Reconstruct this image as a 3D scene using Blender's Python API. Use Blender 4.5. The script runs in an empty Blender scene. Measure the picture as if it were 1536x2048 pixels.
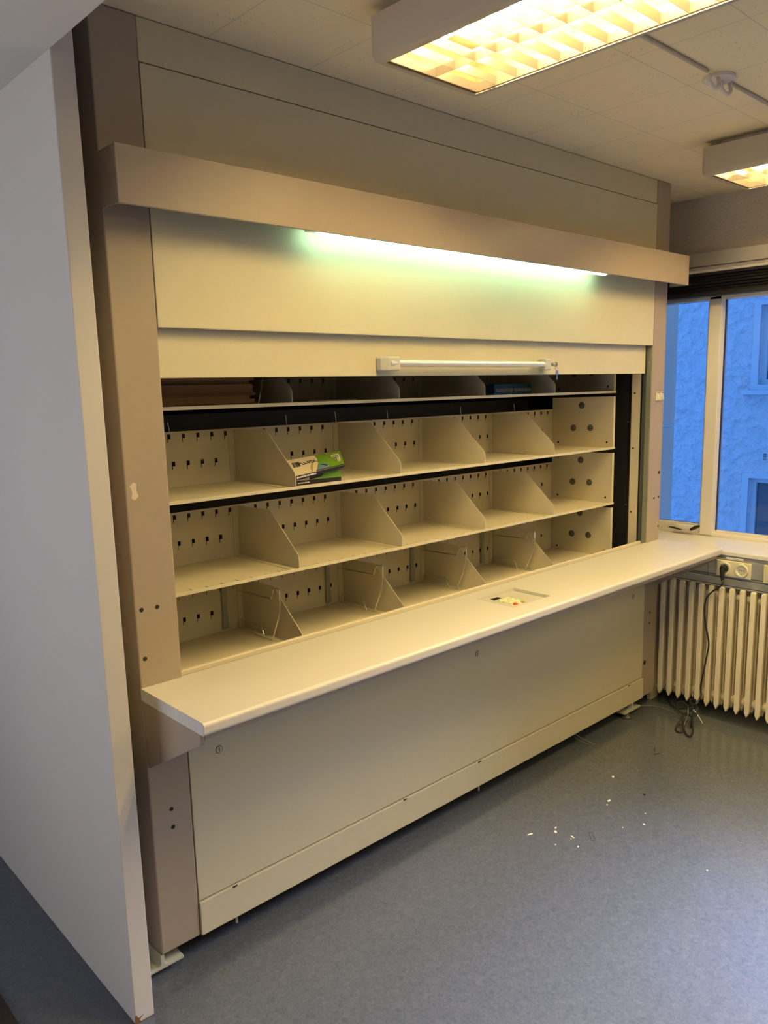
import bpy, bmesh, math, random
from mathutils import Vector, Matrix
random.seed(7)
S = bpy.context.scene
COL = S.collection
LIFT = 0.165            # everything is drafted with the floor at -0.165 and lifted onto z = 0 at the end
FL = -0.165
CEIL = 2.575

# ------------------------------------------------------------------ camera
cam_d = bpy.data.cameras.new('camera'); cam = bpy.data.objects.new('camera', cam_d); COL.objects.link(cam)
cam_d.sensor_fit = 'VERTICAL'; cam_d.sensor_height = 36.0
cam_d.lens = 1588.65 / 2048 * 36.0
cam_d.shift_x = -16.485 / 2048; cam_d.shift_y = 26.233 / 2048
cam_d.clip_start = 0.02; cam_d.clip_end = 200
RT = Vector((0.72829784, -0.68490236, -0.02215864)); UP = Vector((0.13324342, 0.10981867, 0.98498023)); FW = Vector((0.67218185, 0.72031147, -0.17123943))
M3 = Matrix((RT, UP, -FW)).transposed()
cam.matrix_world = Matrix.Translation((-1.0779, -2.0871, 1.60636)) @ M3.to_4x4()
S.camera = cam

# ------------------------------------------------------------------ view + world
S.view_settings.view_transform = 'Standard'; S.view_settings.look = 'None'
S.view_settings.gamma = 1.0; S.view_settings.use_curve_mapping = False
S.view_settings.exposure = 0.15
W = bpy.data.worlds.new('dusk_sky'); S.world = W; W.use_nodes = True
bg = W.node_tree.nodes['Background']
bg.inputs[0].default_value = (0.14, 0.38, 1.0, 1); bg.inputs[1].default_value = 1.6

def area(name, loc, rot, sx, sy, power, color, spread=math.pi):
    l = bpy.data.lights.new(name, 'AREA'); l.shape = 'RECTANGLE'; l.size = sx; l.size_y = sy
    l.energy = power; l.color = color; l.spread = spread
    o = bpy.data.objects.new(name, l); COL.objects.link(o); o.location = loc; o.rotation_euler = rot
    return o
WARM = (1.0, 0.76, 0.34)
TUBE_L = 212.0           # radiance of the warm tubes in the ceiling lights
STRIP_L = 12.0          # radiance of the cool tube under the light hood
# unseen fill lights added at ceiling height, behind and beside the camera
area('fill_rear_left', (0.64, -3.1, 2.42), (0, 0, 0), 0.4, 1.25, 14, WARM)
area('fill_rear_right', (2.48, -3.1, 2.42), (0, 0, 0), 0.4, 1.25, 14, WARM)
# daylight: window beside the camera on the left, window run behind on the right
area('daylight_left_window', (-3.0, .2, 1.3), (0, math.radians(-90), 0), 1.3, 2.4, 13, (0.92, 0.90, 0.95), 1.9)
area('daylight_right_window', (3.10, -1.95, 1.65), (0, math.radians(48), 0), 1.1, 1.5, 82, (0.78, 0.80, 1.0), 1.15)

# ------------------------------------------------------------------ materials
def lin(c):
    return tuple(((v/255)/12.92 if v/255 <= .04045 else ((v/255+.055)/1.055)**2.4) for v in c)
def mat(name, rgb, rough=.5, metal=0, spec=.5, noise=0, nscale=30, bump=0, bscale=200, emit=None, emit_s=0, rgb2=None):
    m = bpy.data.materials.new(name); m.use_nodes = True; nt = m.node_tree; b = nt.nodes['Principled BSDF']
    b.inputs['Base Color'].default_value = (*rgb, 1); b.inputs['Roughness'].default_value = rough
    b.inputs['Metallic'].default_value = metal; b.inputs['Specular IOR Level'].default_value = spec
    tc = nt.nodes.new('ShaderNodeTexCoord')
    n = nt.nodes.new('ShaderNodeTexNoise'); n.inputs['Scale'].default_value = nscale; n.inputs['Detail'].default_value = 4
    nt.links.new(tc.outputs['Object'], n.inputs['Vector'])
    r = nt.nodes.new('ShaderNodeMix'); r.data_type = 'RGBA'
    k = noise if noise else .03
    c2 = rgb2 or tuple(v*(1-k) for v in rgb)
    r.inputs[6].default_value = (*c2, 1); r.inputs[7].default_value = (*(rgb if rgb2 else tuple(min(1, v*(1+k)) for v in rgb)), 1)
    nt.links.new(n.outputs['Fac'], r.inputs[0]); nt.links.new(r.outputs[2], b.inputs['Base Color'])
    if bump:
        n2 = nt.nodes.new('ShaderNodeTexNoise'); n2.inputs['Scale'].default_value = bscale; n2.inputs['Detail'].default_value = 3
        nt.links.new(tc.outputs['Object'], n2.inputs['Vector'])
        bp = nt.nodes.new('ShaderNodeBump'); bp.inputs['Strength'].default_value = bump; bp.inputs['Distance'].default_value = .002
        nt.links.new(n2.outputs['Fac'], bp.inputs['Height']); nt.links.new(bp.outputs['Normal'], b.inputs['Normal'])
    if emit:
        b.inputs['Emission Color'].default_value = (*emit, 1); b.inputs['Emission Strength'].default_value = emit_s
    return m
m_panel = mat('cream_enamel', (.62, .57, .41), .42, bump=.05, bscale=700)
m_post = mat('taupe_enamel', (.37, .305, .24), .42, bump=.10, bscale=600)
m_hood = mat('taupe_hood_enamel', (.39, .32, .255), .40, bump=.10, bscale=600)
m_counter = mat('white_laminate', (.62, .585, .53), .38, noise=.02, nscale=90)
m_chip = mat('raw_edge_band', (.62, .60, .57), .6, noise=.12, nscale=60)
m_tray = mat('beige_tray_enamel', (.62, .565, .43), .42)
m_reartray = mat('shaded_rear_tray', (.06, .055, .045), .6)  # shade deep inside the cabinet is put into this tray colour
m_edge = mat('cream_strip', (.66, .58, .44), .45)
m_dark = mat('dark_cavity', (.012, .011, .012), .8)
m_black = mat('black_plastic', (.014, .014, .016), .45)
m_rail = mat('guide_rail_steel', (.16, .18, .17), .35, metal=.6)
m_green = mat('reveal_enamel', (.22, .23, .19), .45)
m_channel = mat('grey_green_channel', (.36, .37, .31), .5)
m_galv = mat('galvanised_steel', (.42, .46, .44), .38, metal=.7, noise=.2, nscale=25)
m_wire = mat('bright_wire', (.75, .74, .72), .22, metal=.9)
m_alu = mat('brushed_aluminium', (.72, .73, .72), .36, metal=.55)
m_hend = mat('grey_handle_cap', (.50, .49, .45), .45)
m_wall = mat('textured_wall_paint', (.62, .55, .45), .75, bump=1.0, bscale=85)
m_wall.node_tree.nodes['Bump'].inputs['Distance'].default_value = .006
m_wallw = mat('white_wall_paint', (.74, .72, .68), .7, noise=.04, nscale=2)
m_part = mat('partition_paint', (.60, .57, .54), .6, noise=.03, nscale=3)
m_trimw = mat('white_gloss_frame', (.68, .64, .60), .4)
m_sill = mat('sill_laminate', (.70, .68, .68), .3)
m_trunk = mat('grey_trunking_metal', (.27, .28, .30), .45)
m_rad = mat('cream_radiator_enamel', (.80, .72, .56), .42, noise=.05, nscale=12)
m_blind = mat('dark_blind_slats', (.020, .019, .024), .5)
m_plastic = mat('ivory_socket_plastic', (.66, .62, .48), .35)
m_yplastic = mat('yellowed_switch_plastic', (.66, .60, .34), .35)
m_rubber = mat('black_cord_rubber', (.012, .012, .014), .4)
m_grey_wire = mat('thin_grey_wire', (.16, .165, .165), .45)
m_lamp = mat('lamp_housing_enamel', (.50, .43, .33), .5)
m_louver = mat('lamp_louver_blades', (.030, .018, .008), .6, emit=(1.0, .66, .27), emit_s=.50)  # glow of the tube-lit blades is put in as emission
m_lining = mat('lamp_dimming_lining', (.16, .105, .05), .7)  # dark colour for a lining added to dim the housing interior
m_tube = mat('warm_tube', (.9, .85, .7), .4, emit=(1.0, .75, .30), emit_s=TUBE_L)
m_strip = mat('cool_tube', (.9, .95, .9), .4, emit=(.55, 1.0, .68), emit_s=STRIP_L)
m_brown = mat('brown_card', (.34, .17, .045), .7, noise=.25, nscale=40)
m_brown2 = mat('dark_brown_card', (.20, .095, .028), .7, noise=.25, nscale=40)
m_paper = mat('grey_paper', (.30, .29, .26), .6)
m_bluebox = mat('blue_card', (.02, .14, .32), .45)
m_white = mat('white_print', (.72, .70, .66), .5)
m_lime = mat('lime_card', (.13, .30, .012), .4)
m_cardw = mat('cream_card', (.66, .58, .46), .45)
m_cardb = mat('black_card', (.015, .014, .012), .4)
m_bluepr = mat('blue_print', (.13, .25, .36), .45)
m_tanpr = mat('tan_print', (.42, .30, .16), .5)
m_ball = mat('grey_rubber_grommet', (.10, .10, .09), .45)
m_keypad = mat('keypad_plate', (.52, .49, .42), .45)
m_btn = mat('pale_key', (.80, .74, .46), .35)
m_red = mat('red_key', (.78, .07, .015), .35)
m_olive = mat('olive_key', (.34, .29, .02), .35)
m_display = mat('dark_display', (.012, .008, .018), .15)
m_stucco = mat('outer_stucco', (.62, .68, .74), .9, noise=.2, nscale=11, bump=1.0, bscale=11)
m_stucco.node_tree.nodes['Bump'].inputs['Distance'].default_value = .08
m_outframe = mat('outer_window_frame', (.60, .68, .74), .6)
m_outpier = mat('pier_cladding', (.66, .52, .42), .7)
m_outglass = mat('outer_window_glass', (.05, .10, .14), .12)
m_scrap = mat('paper_scrap_white', (.80, .74, .60), .7)
m_mat = mat('dark_brown_mat', (.028, .020, .016), .9, bump=.5)
m_brass = mat('nickel_key', (.55, .52, .45), .3, metal=.9)
m_foot = mat('primer_steel', (.46, .47, .38), .5, noise=.12, nscale=20)
m_footpad = mat('dull_steel_foot', (.10, .10, .085), .35, metal=.5)
m_worn = mat('worn_tape', (.60, .54, .42), .6)

def glass():
    m = bpy.data.materials.new('window_glass'); m.use_nodes = True; nt = m.node_tree; nt.nodes.clear()
    o = nt.nodes.new('ShaderNodeOutputMaterial'); mx = nt.nodes.new('ShaderNodeMixShader'); t = nt.nodes.new('ShaderNodeBsdfTransparent')
    g = nt.nodes.new('ShaderNodeBsdfGlossy'); g.inputs['Roughness'].default_value = .02; f = nt.nodes.new('ShaderNodeFresnel'); f.inputs['IOR'].default_value = 1.35
    t.inputs[0].default_value = (.93, .96, .98, 1)
    nt.links.new(f.outputs[0], mx.inputs[0]); nt.links.new(t.outputs[0], mx.inputs[1]); nt.links.new(g.outputs[0], mx.inputs[2]); nt.links.new(mx.outputs[0], o.inputs[0])
    return m
m_glass = glass()

def floor_mat():
    m = bpy.data.materials.new('blue_grey_linoleum'); m.use_nodes = True; nt = m.node_tree; b = nt.nodes['Principled BSDF']
    tc = nt.nodes.new('ShaderNodeTexCoord')
    def N(scale, detail, rough, dist=0):
        n = nt.nodes.new('ShaderNodeTexNoise'); n.inputs['Scale'].default_value = scale; n.inputs['Detail'].default_value = detail
        n.inputs['Roughness'].default_value = rough; n.inputs['Distortion'].default_value = dist
        nt.links.new(tc.outputs['Object'], n.inputs['Vector']); return n
    n1 = N(55, 5, .65, 1.2); r1 = nt.nodes.new('ShaderNodeValToRGB'); r1.color_ramp.elements[0].position = .32; r1.color_ramp.elements[1].position = .68
    r1.color_ramp.elements[0].color = (.070, .082, .105, 1); r1.color_ramp.elements[1].color = (.108, .120, .145, 1)
    e = r1.color_ramp.elements.new(.5); e.color = (.088, .100, .124, 1)
    nt.links.new(n1.outputs['Fac'], r1.inputs[0])
    n2 = N(22, 6, .75, 2.5); r2 = nt.nodes.new('ShaderNodeValToRGB'); r2.color_ramp.elements[0].position = .70; r2.color_ramp.elements[1].position = .74
    mx = nt.nodes.new('ShaderNodeMix'); mx.data_type = 'RGBA'
    nt.links.new(n2.outputs['Fac'], r2.inputs[0]); nt.links.new(r2.outputs[0], mx.inputs[0]); nt.links.new(r1.outputs[0], mx.inputs[6]); mx.inputs[7].default_value = (.27, .28, .30, 1)
    # welded seam of the sheet floor at y = -1.045
    sep = nt.nodes.new('ShaderNodeSeparateXYZ'); nt.links.new(tc.outputs['Object'], sep.inputs[0])
    a = nt.nodes.new('ShaderNodeMath'); a.operation = 'ADD'; a.inputs[1].default_value = 1.045; nt.links.new(sep.outputs[1], a.inputs[0])
    ab = nt.nodes.new('ShaderNodeMath'); ab.operation = 'ABSOLUTE'; nt.links.new(a.outputs[0], ab.inputs[0])
    lt = nt.nodes.new('ShaderNodeMath'); lt.operation = 'LESS_THAN'; lt.inputs[1].default_value = .0016; nt.links.new(ab.outputs[0], lt.inputs[0])
    mx2 = nt.nodes.new('ShaderNodeMix'); mx2.data_type = 'RGBA'; nt.links.new(lt.outputs[0], mx2.inputs[0]); nt.links.new(mx.outputs[2], mx2.inputs[6]); mx2.inputs[7].default_value = (.11, .12, .15, 1)
    nt.links.new(mx2.outputs[2], b.inputs['Base Color'])
    b.inputs['Roughness'].default_value = .16; b.inputs['Specular IOR Level'].default_value = .7
    bp = nt.nodes.new('ShaderNodeBump'); bp.inputs['Strength'].default_value = .06; bp.inputs['Distance'].default_value = .002
    nt.links.new(n1.outputs['Fac'], bp.inputs['Height']); nt.links.new(bp.outputs['Normal'], b.inputs['Normal'])
    return m
m_floor = floor_mat()

def ceil_mat():
    m = bpy.data.materials.new('ceiling_tiles'); m.use_nodes = True; nt = m.node_tree; b = nt.nodes['Principled BSDF']
    tc = nt.nodes.new('ShaderNodeTexCoord'); sep = nt.nodes.new('ShaderNodeSeparateXYZ'); nt.links.new(tc.outputs['Object'], sep.inputs[0])
    def line(out, off, per, w):
        a = nt.nodes.new('ShaderNodeMath'); a.operation = 'SUBTRACT'; a.inputs[1].default_value = off - per*50; nt.links.new(sep.outputs[out], a.inputs[0])
        mo = nt.nodes.new('ShaderNodeMath'); mo.operation = 'MODULO'; mo.inputs[1].default_value = per; nt.links.new(a.outputs[0], mo.inputs[0])
        l = nt.nodes.new('ShaderNodeMath'); l.operation = 'LESS_THAN'; l.inputs[1].default_value = w; nt.links.new(mo.outputs[0], l.inputs[0]); return l
    lx = line(0, .607, .351, .0022); ly = line(1, -.80, .351, .0022)
    mxm = nt.nodes.new('ShaderNodeMath'); mxm.operation = 'MAXIMUM'; nt.links.new(lx.outputs[0], mxm.inputs[0]); nt.links.new(ly.outputs[0], mxm.inputs[1])
    n = nt.nodes.new('ShaderNodeTexNoise'); n.inputs['Scale'].default_value = 120; n.inputs['Detail'].default_value = 2; n.inputs['Distortion'].default_value = 1.5
    nt.links.new(tc.outputs['Object'], n.inputs['Vector'])
    n3 = nt.nodes.new('ShaderNodeTexNoise'); n3.inputs['Scale'].default_value = 9; nt.links.new(tc.outputs['Object'], n3.inputs['Vector'])
    ad = nt.nodes.new('ShaderNodeMath'); ad.operation = 'MULTIPLY_ADD'; ad.inputs[1].default_value = .35; nt.links.new(n3.outputs['Fac'], ad.inputs[0]); nt.links.new(n.outputs['Fac'], ad.inputs[2])
    r = nt.nodes.new('ShaderNodeValToRGB'); r.color_ramp.elements[0].position = .885; r.color_ramp.elements[1].position = .91
    r.color_ramp.elements[0].color = (.85, .73, .50, 1); r.color_ramp.elements[1].color = (.36, .32, .28, 1)
    nt.links.new(ad.outputs[0], r.inputs[0])
    mx = nt.nodes.new('ShaderNodeMix'); mx.data_type = 'RGBA'; nt.links.new(mxm.outputs[0], mx.inputs[0]); nt.links.new(r.outputs[0], mx.inputs[6]); mx.inputs[7].default_value = (.50, .47, .43, 1)
    nt.links.new(mx.outputs[2], b.inputs['Base Color']); b.inputs['Roughness'].default_value = .8
    return m
m_ceil = ceil_mat()

# ------------------------------------------------------------------ helpers
def box(bm, x0, x1, y0, y1, z0, z1):
    vs = [bm.verts.new((x, y, z)) for x in (min(x0,x1), max(x0,x1)) for y in (min(y0,y1), max(y0,y1)) for z in (min(z0,z1), max(z0,z1))]
    for f in ((0,1,3,2),(4,6,7,5),(0,4,5,1),(2,3,7,6),(0,2,6,4),(1,5,7,3)):
        bm.faces.new([vs[i] for i in f])
    return bm
def prism(bm, pts, axis, a, b):
    """pts: 2-D outline; axis 'x': pts=(y,z), 'y': pts=(x,z), 'z': pts=(x,y)"""
    def mk(p, t): return {'x': (t, p[0], p[1]), 'y': (p[0], t, p[1]), 'z': (p[0], p[1], t)}[axis]
    A = [bm.verts.new(mk(p, a)) for p in pts]; B = [bm.verts.new(mk(p, b)) for p in pts]
    bm.faces.new(A); bm.faces.new(B[::-1])
    for i in range(len(pts)):
        j = (i+1) % len(pts); bm.faces.new((A[j], A[i], B[i], B[j]))
    return bm
def tube(bm, path, r, seg=10, caps=True):
    P = [Vector(p) for p in path]; rings = []
    prev = None
    for i, p in enumerate(P):
        t = (P[min(i+1, len(P)-1)] - P[max(i-1, 0)]).normalized()
        if prev is None:
            a = Vector((0, 0, 1)) if abs(t.z) < .9 else Vector((1, 0, 0)); n = t.cross(a).normalized()
        else:
            n = (prev - t*prev.dot(t)).normalized()
        prev = n; b = t.cross(n)
        rr = r[i] if isinstance(r, (list, tuple)) else r
        rings.append([bm.verts.new(p + (n*math.cos(2*math.pi*k/seg) + b*math.sin(2*math.pi*k/seg))*rr) for k in range(seg)])
    for i in range(len(rings)-1):
        for k in range(seg):
            bm.faces.new((rings[i][k], rings[i][(k+1)%seg], rings[i+1][(k+1)%seg], rings[i+1][k]))
    if caps:
        bm.faces.new(rings[0][::-1]); bm.faces.new(rings[-1])
    return bm
def smooth_path(pts, n=8):
    P = [Vector(p) for p in pts]; out = []
    for i in range(len(P)-1):
        p0 = P[max(i-1,0)]; p1 = P[i]; p2 = P[i+1]; p3 = P[min(i+2, len(P)-1)]
        for k in range(n):
            t = k/n
            out.append(.5*((2*p1) + (-p0+p2)*t + (2*p0-5*p1+4*p2-p3)*t*t + (-p0+3*p1-3*p2+p3)*t**3))
    out.append(P[-1]); return out
def sheet(bm, axis, plane, thick, U, V, holes):
    """flat plate with rectangular holes; axis 'x','y','z' is the normal; U,V ranges; holes = (u0,u1,v0,v1)"""
    us = sorted(set([U[0], U[1]] + [u for h in holes for u in h[:2] if U[0] < u < U[1]]))
    vs = sorted(set([V[0], V[1]] + [v for h in holes for v in h[2:] if V[0] < v < V[1]]))
    cache = {}
    def vert(u, v):
        k = (round(u, 6), round(v, 6))
        if k not in cache:
            co = {'x': (plane, u, v), 'y': (u, plane, v), 'z': (u, v, plane)}[axis]; cache[k] = bm.verts.new(co)
        return cache[k]
    for i in range(len(us)-1):
        for j in range(len(vs)-1):
            uc = (us[i]+us[i+1])/2; vc = (vs[j]+vs[j+1])/2
            if any(h[0] < uc < h[1] and h[2] < vc < h[3] for h in holes): continue
            bm.faces.new((vert(us[i], vs[j]), vert(us[i+1], vs[j]), vert(us[i+1], vs[j+1]), vert(us[i], vs[j+1])))
    ret = bmesh.ops.extrude_face_region(bm, geom=list(bm.faces))
    d = Vector({'x': (thick, 0, 0), 'y': (0, thick, 0), 'z': (0, 0, thick)}[axis])
    bmesh.ops.translate(bm, verts=[g for g in ret['geom'] if isinstance(g, bmesh.types.BMVert)], vec=d)
    return bm
def wloc(o):
    v = Vector((0, 0, 0))
    while o is not None: v += o.location; o = o.parent
    return v
def obj(name, bm, m, parent=None, bevel=0, smooth=False, origin=None, segs=2):
    if origin is None:
        if parent is not None: origin = Vector((0, 0, 0)) + wloc(parent)
        else:
            bm.verts.ensure_lookup_table()
            xs = [v.co.x for v in bm.verts]; ys = [v.co.y for v in bm.verts]; zs = [v.co.z for v in bm.verts]
            origin = Vector(((min(xs)+max(xs))/2, (min(ys)+max(ys))/2, min(zs)))
    origin = Vector(origin)
    bmesh.ops.translate(bm, verts=bm.verts, vec=-origin)
    bmesh.ops.recalc_face_normals(bm, faces=bm.faces)
    me = bpy.data.meshes.new(name); bm.to_mesh(me); bm.free()
    me.materials.append(m)
    if smooth:
        for p in me.polygons: p.use_smooth = True
        me.set_sharp_from_angle(angle=math.radians(40))
    o = bpy.data.objects.new(name, me); COL.objects.link(o)
    if parent is not None: o.parent = parent; o.location = origin - wloc(parent)
    else: o.location = origin
    if bevel:
        b = o.modifiers.new('bevel', 'BEVEL'); b.width = bevel; b.segments = segs; b.limit_method = 'ANGLE'; b.angle_limit = math.radians(40)
    return o
def thing(name, label, cat, loc, group=None):
    o = bpy.data.objects.new(name, None); COL.objects.link(o); o.location = loc; o.empty_display_size = .1
    o['label'] = label; o['category'] = cat
    if group: o['group'] = group
    return o
def tag(o, label, cat, group=None, kind=None):
    o['label'] = label; o['category'] = cat
    if group: o['group'] = group
    if kind: o['kind'] = kind
    return o
def struct(name, bm, m, label=None, bevel=0):
    o = obj(name, bm, m, bevel=bevel); o['kind'] = 'structure'
    if label: o['label'] = label
    return o
B = bmesh.new
def bx(*a): return box(B(), *a)
def copy_tree(o, parent=None):
    c = o.copy(); COL.objects.link(c)
    if parent is not None: c.parent = parent; c.location = o.location
    for ch in list(o.children): copy_tree(ch, c)
    return c
def text_mesh(name, s, size, M, m, parent, depth=.0003, bold=0, align='CENTER', sx=1.0):
    cu = bpy.data.curves.new(name, 'FONT'); cu.body = s; cu.size = size; cu.extrude = depth; cu.offset = bold
    cu.align_x = align; cu.align_y = 'CENTER'; cu.resolution_u = 3
    tmp = bpy.data.objects.new('tmp', cu); COL.objects.link(tmp)
    dg = bpy.context.evaluated_depsgraph_get(); me = bpy.data.meshes.new_from_object(tmp.evaluated_get(dg))
    bpy.data.objects.remove(tmp)
    me.name = name; me.transform(M @ Matrix.Diagonal((sx, 1, 1, 1))); me.materials.clear(); me.materials.append(m)
    o = bpy.data.objects.new(name, me); COL.objects.link(o); o.parent = parent
    me.transform(Matrix.Translation(-wloc(parent)))
    return o
def frame_matrix(origin, ex, ey):
    ex = Vector(ex).normalized(); ey = Vector(ey); ez = ex.cross(ey).normalized(); ey = ez.cross(ex)
    m = Matrix((ex, ey, ez)).transposed().to_4x4(); m.translation = Vector(origin); return m

# ------------------------------------------------------------------ room shell
XW = 3.245          # inner face of the window wall
struct('floor', bx(-3.3, 3.7, -5.3, 3.2, FL-.05, FL), m_floor, 'blue-grey marbled linoleum floor').location
bm = B(); box(bm, -.2803, 3.7, -5.3, 2.0, CEIL, CEIL+.06)
struct('ceiling', bm, m_ceil, 'off-white pinholed tile ceiling')
# lowered ceiling over the place where the camera stands
bm = B(); box(bm, -3.3, -.2805, -5.3, 3.2, 2.389, 2.62)
struct('trim_1', bm, m_wallw, 'pale lowered soffit at the upper left corner')
# partition beside the machine: leaf towards the left, end face towards the camera
bm = B(); box(bm, -.2803, -.2223, -.1158, 1.9, FL, CEIL)
struct('wall_partition', bm, m_part, 'tall white partition at the left of the machine', bevel=.003)
cp = obj('corner_chip', prism(B(), [(-.2803,FL+.001),(-.262,FL+.001),(-.268,FL+.010),(-.254,FL+.020),(-.270,FL+.016),(-.276,FL+.030),(-.2803,FL+.024)], 'y', -.1163, -.1150), m_brown2); cp['kind'] = 'structure'; cp.name = 'trim_4'
struct('wall_back', bx(-.22, 3.7, 1.45, 1.55, FL, CEIL), m_wallw)
struct('wall_left', bx(-3.3, -3.15, -5.3, 3.2, FL, 2.389), m_wallw)
struct('wall_far', bx(-3.15, -.2803, 3.1, 3.2, FL, 2.389), m_wallw)
struct('wall_front', bx(-3.15, 3.245, -5.3, -5.15, FL, CEIL), m_wallw)
WY0, WY1, WZ0, WZ1 = -4.2, .55, .742, 2.207
bm = B()
box(bm, XW, XW+.28, -5.3, WY0, FL, CEIL); box(bm, XW, XW+.28, WY1, 1.45, FL, CEIL)
box(bm, XW, XW+.28, WY0, WY1, FL, WZ0-.03); box(bm, XW, XW+.28, WY0, WY1, WZ1, CEIL)
struct('wall_right', bm, m_wall, 'woodchip papered wall over the window')
struct('trim_2', bx(XW-.022, XW, -4.3, .6, 2.212, 2.285), m_trimw, 'painted board over the window', bevel=.003)
struct('trim_3', bx(2.87, XW+.05, -4.3, .8, .7205, .742), m_sill, 'white laminate window sill', bevel=.003)

# window frame: left casement, mullion, fixed right pane
wf = B()
XF = 3.2
box(wf, XF+.01, XF+.08, WY0, WY1, WZ0, .757)                 # base rail
box(wf, XF, XF+.085, -.112, -.046, .750, 2.046)              # mullion beside the casement
box(wf, XF+.06, XF+.085, -1.55, -.112, .745, .772)           # sill rail of fixed pane
box(wf, XF, XF+.085, -1.62, -1.55, .750, 2.046)
box(wf, XF, XF+.085, WY0, WY1, 2.030, 2.050)                 # head rail
box(wf, XF+.02, XF+.085, WY0, WY1, 2.18, 2.207)
box(wf, XF, XF+.085, .43, WY1, .75, 2.2)
box(wf, XF, XF+.085, WY0, WY0+.07, .75, 2.2)
win = struct('window_1', wf, m_trimw, 'white framed window with a casement and a fixed pane', bevel=.002)
def child(name, bm, m, parent, **k): return obj(name, bm, m, parent, **k)
cs = B()
box(cs, XF+.012, XF+.05, -.043, .43, .757, .803)
box(cs, XF+.012, XF+.05, -.043, -.036, .803, 2.03)
box(cs, XF+.012, XF+.05, .385, .43, .803, 2.03)
child('casement', cs, m_trimw, win, bevel=.002)
child('glass_pane', bx(XF+.030, XF+.034, -.037, .386, .802, 2.031), m_glass, win)
child('glass_pane', bx(XF+.070, XF+.074, -1.55, -.110, .770, 2.031), m_glass, win)
child('glass_pane', bx(XF+.070, XF+.074, WY0+.07, -1.62, .757, 2.031), m_glass, win)
bm = B(); box(bm, XF+.034, XF+.038, -.0365, -.030, .803, 2.03); box(bm, XF+.050, XF+.069, -.113, -.1105, .772, 2.03)
box(bm, XF+.031, XF+.036, -.037, .386, .8005, .8045)
child('gasket', bm, m_black, win)
# casement stay lying on the bottom rail
st = child('window_handle', prism(B(), [(.10,.787),(.085,.797),(-.015,.797),(-.035,.779),(-.02,.768),(.06,.775)], 'x', XF-.035, XF-.012), m_trimw, win, bevel=.003)
child('window_handle_grip', tube(B(), [(XF-.04, -.012, .776), (XF-.045, -.048, .795), (XF-.045, -.066, .803)], [.008, .010, .006], 10), m_black, win, smooth=True)
child('window_handle_grip', tube(B(), [(XF-.03, .125, .776), (XF-.034, .09, .775), (XF-.034, .045, .768)], [.003, .006, .003], 8), m_black, win, smooth=True)

# blind pulled up under the head of the window
vb = thing('venetian_blind', 'dark venetian blind bunched up at the head of the window', 'blind', (3.17, -2, 2.04))
for k in range(7):
    z = 2.064 + k*.0148; off = .004*math.sin(k*1.7)
    child('slat_bundle', prism(B(), [(3.135+off, z), (3.147+off, z+.011), (3.185, z+.013), (3.197, z), (3.185, z-.001), (3.15, z-.001)], 'y', WY0+.1, .42), m_blind, vb, bevel=.001)
child('bottom_rail', bx(3.136, 3.196, WY0+.1, .42, 2.046, 2.064), m_black, vb, bevel=.002)
child('head_rail', bx(3.138, 3.199, WY0+.1, .42, 2.167, 2.182), m_trimw, vb, bevel=.002)

# ------------------------------------------------------------------ filing machine
HX = 2.7
mc = thing('filing_machine', 'large beige and taupe motorised rotary filing cabinet with open shutter and counter', 'filing cabinet', (1.35, .5, FL))
def part(name, bm, m, **k): return obj(name, bm, m, mc, **k)
zt_, zb_ = .768, -.0911
def post(x0, x1, yd, name='post'):
    return part(name, bx(x0, x1, 0, yd, zb_, CEIL-.002), m_post, bevel=.004)
pl = post(-.1318, -.0012, .60); pr_ = post(HX+.0012, 2.8260, .112)
pr_2 = part('corner_cover', bx(2.8262, 2.8500, .012, .60, zb_, CEIL-.002), m_post, bevel=.003)
def holes(parent, spots, r=.0065, name='bolt_hole'):
    for (x, z, rr) in spots:
        child(name, tube(B(), [(x, -.0006, z), (x, .002, z)], rr or r, 14), m_dark, parent)
holes(pl, [(-.112,.998,0),(-.064,.997,0),(-.113,.853,0),(-.067,.368,0),(-.066,.309,0)])
holes(pr_, [(2.805,1.131,.009),(2.761,.999,.006),(2.808,1.0,.006),(2.814,.842,.006),(2.761,.375,.006),(2.759,.316,.006),(2.720,.102,.013)])
# scuffed chip of paint on the left post
bm = B(); prism(bm, [(-.118,1.352),(-.108,1.362),(-.098,1.358),(-.1,1.34),(-.094,1.322),(-.106,1.312),(-.116,1.318),(-.112,1.335)], 'y', -.0004, .001)
child('paint_chip', bm, m_edge, pl)
for x in (2.756, 2.797):
    s = part('rocker_switch', bx(x-.012, x+.012, -.006, .001, 1.506, 1.552), m_white, bevel=.002)
    child('rocker', prism(B(), [(-.006,1.545),(-.009,1.540),(-.014,1.512),(-.006,1.512)], 'x', x-.008, x+.008), m_plastic, s, bevel=.001)
    child('rocker_gap', bx(x-.008, x+.008, -.0068, -.0055, 1.5455, 1.549), m_dark, s)
part('header_panel', bx(.001, HX-.001, .004, .03, 2.4640, CEIL-.002), m_panel, bevel=.0015)
part('upper_panel', bx(.001, HX-.001, 0, .022, 1.7836, 2.4605), m_panel, bevel=.002)
dr = part('lift_door', bx(.003, HX-.016, .031, .052, 1.6455, 2.44), m_panel, bevel=.002)
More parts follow.
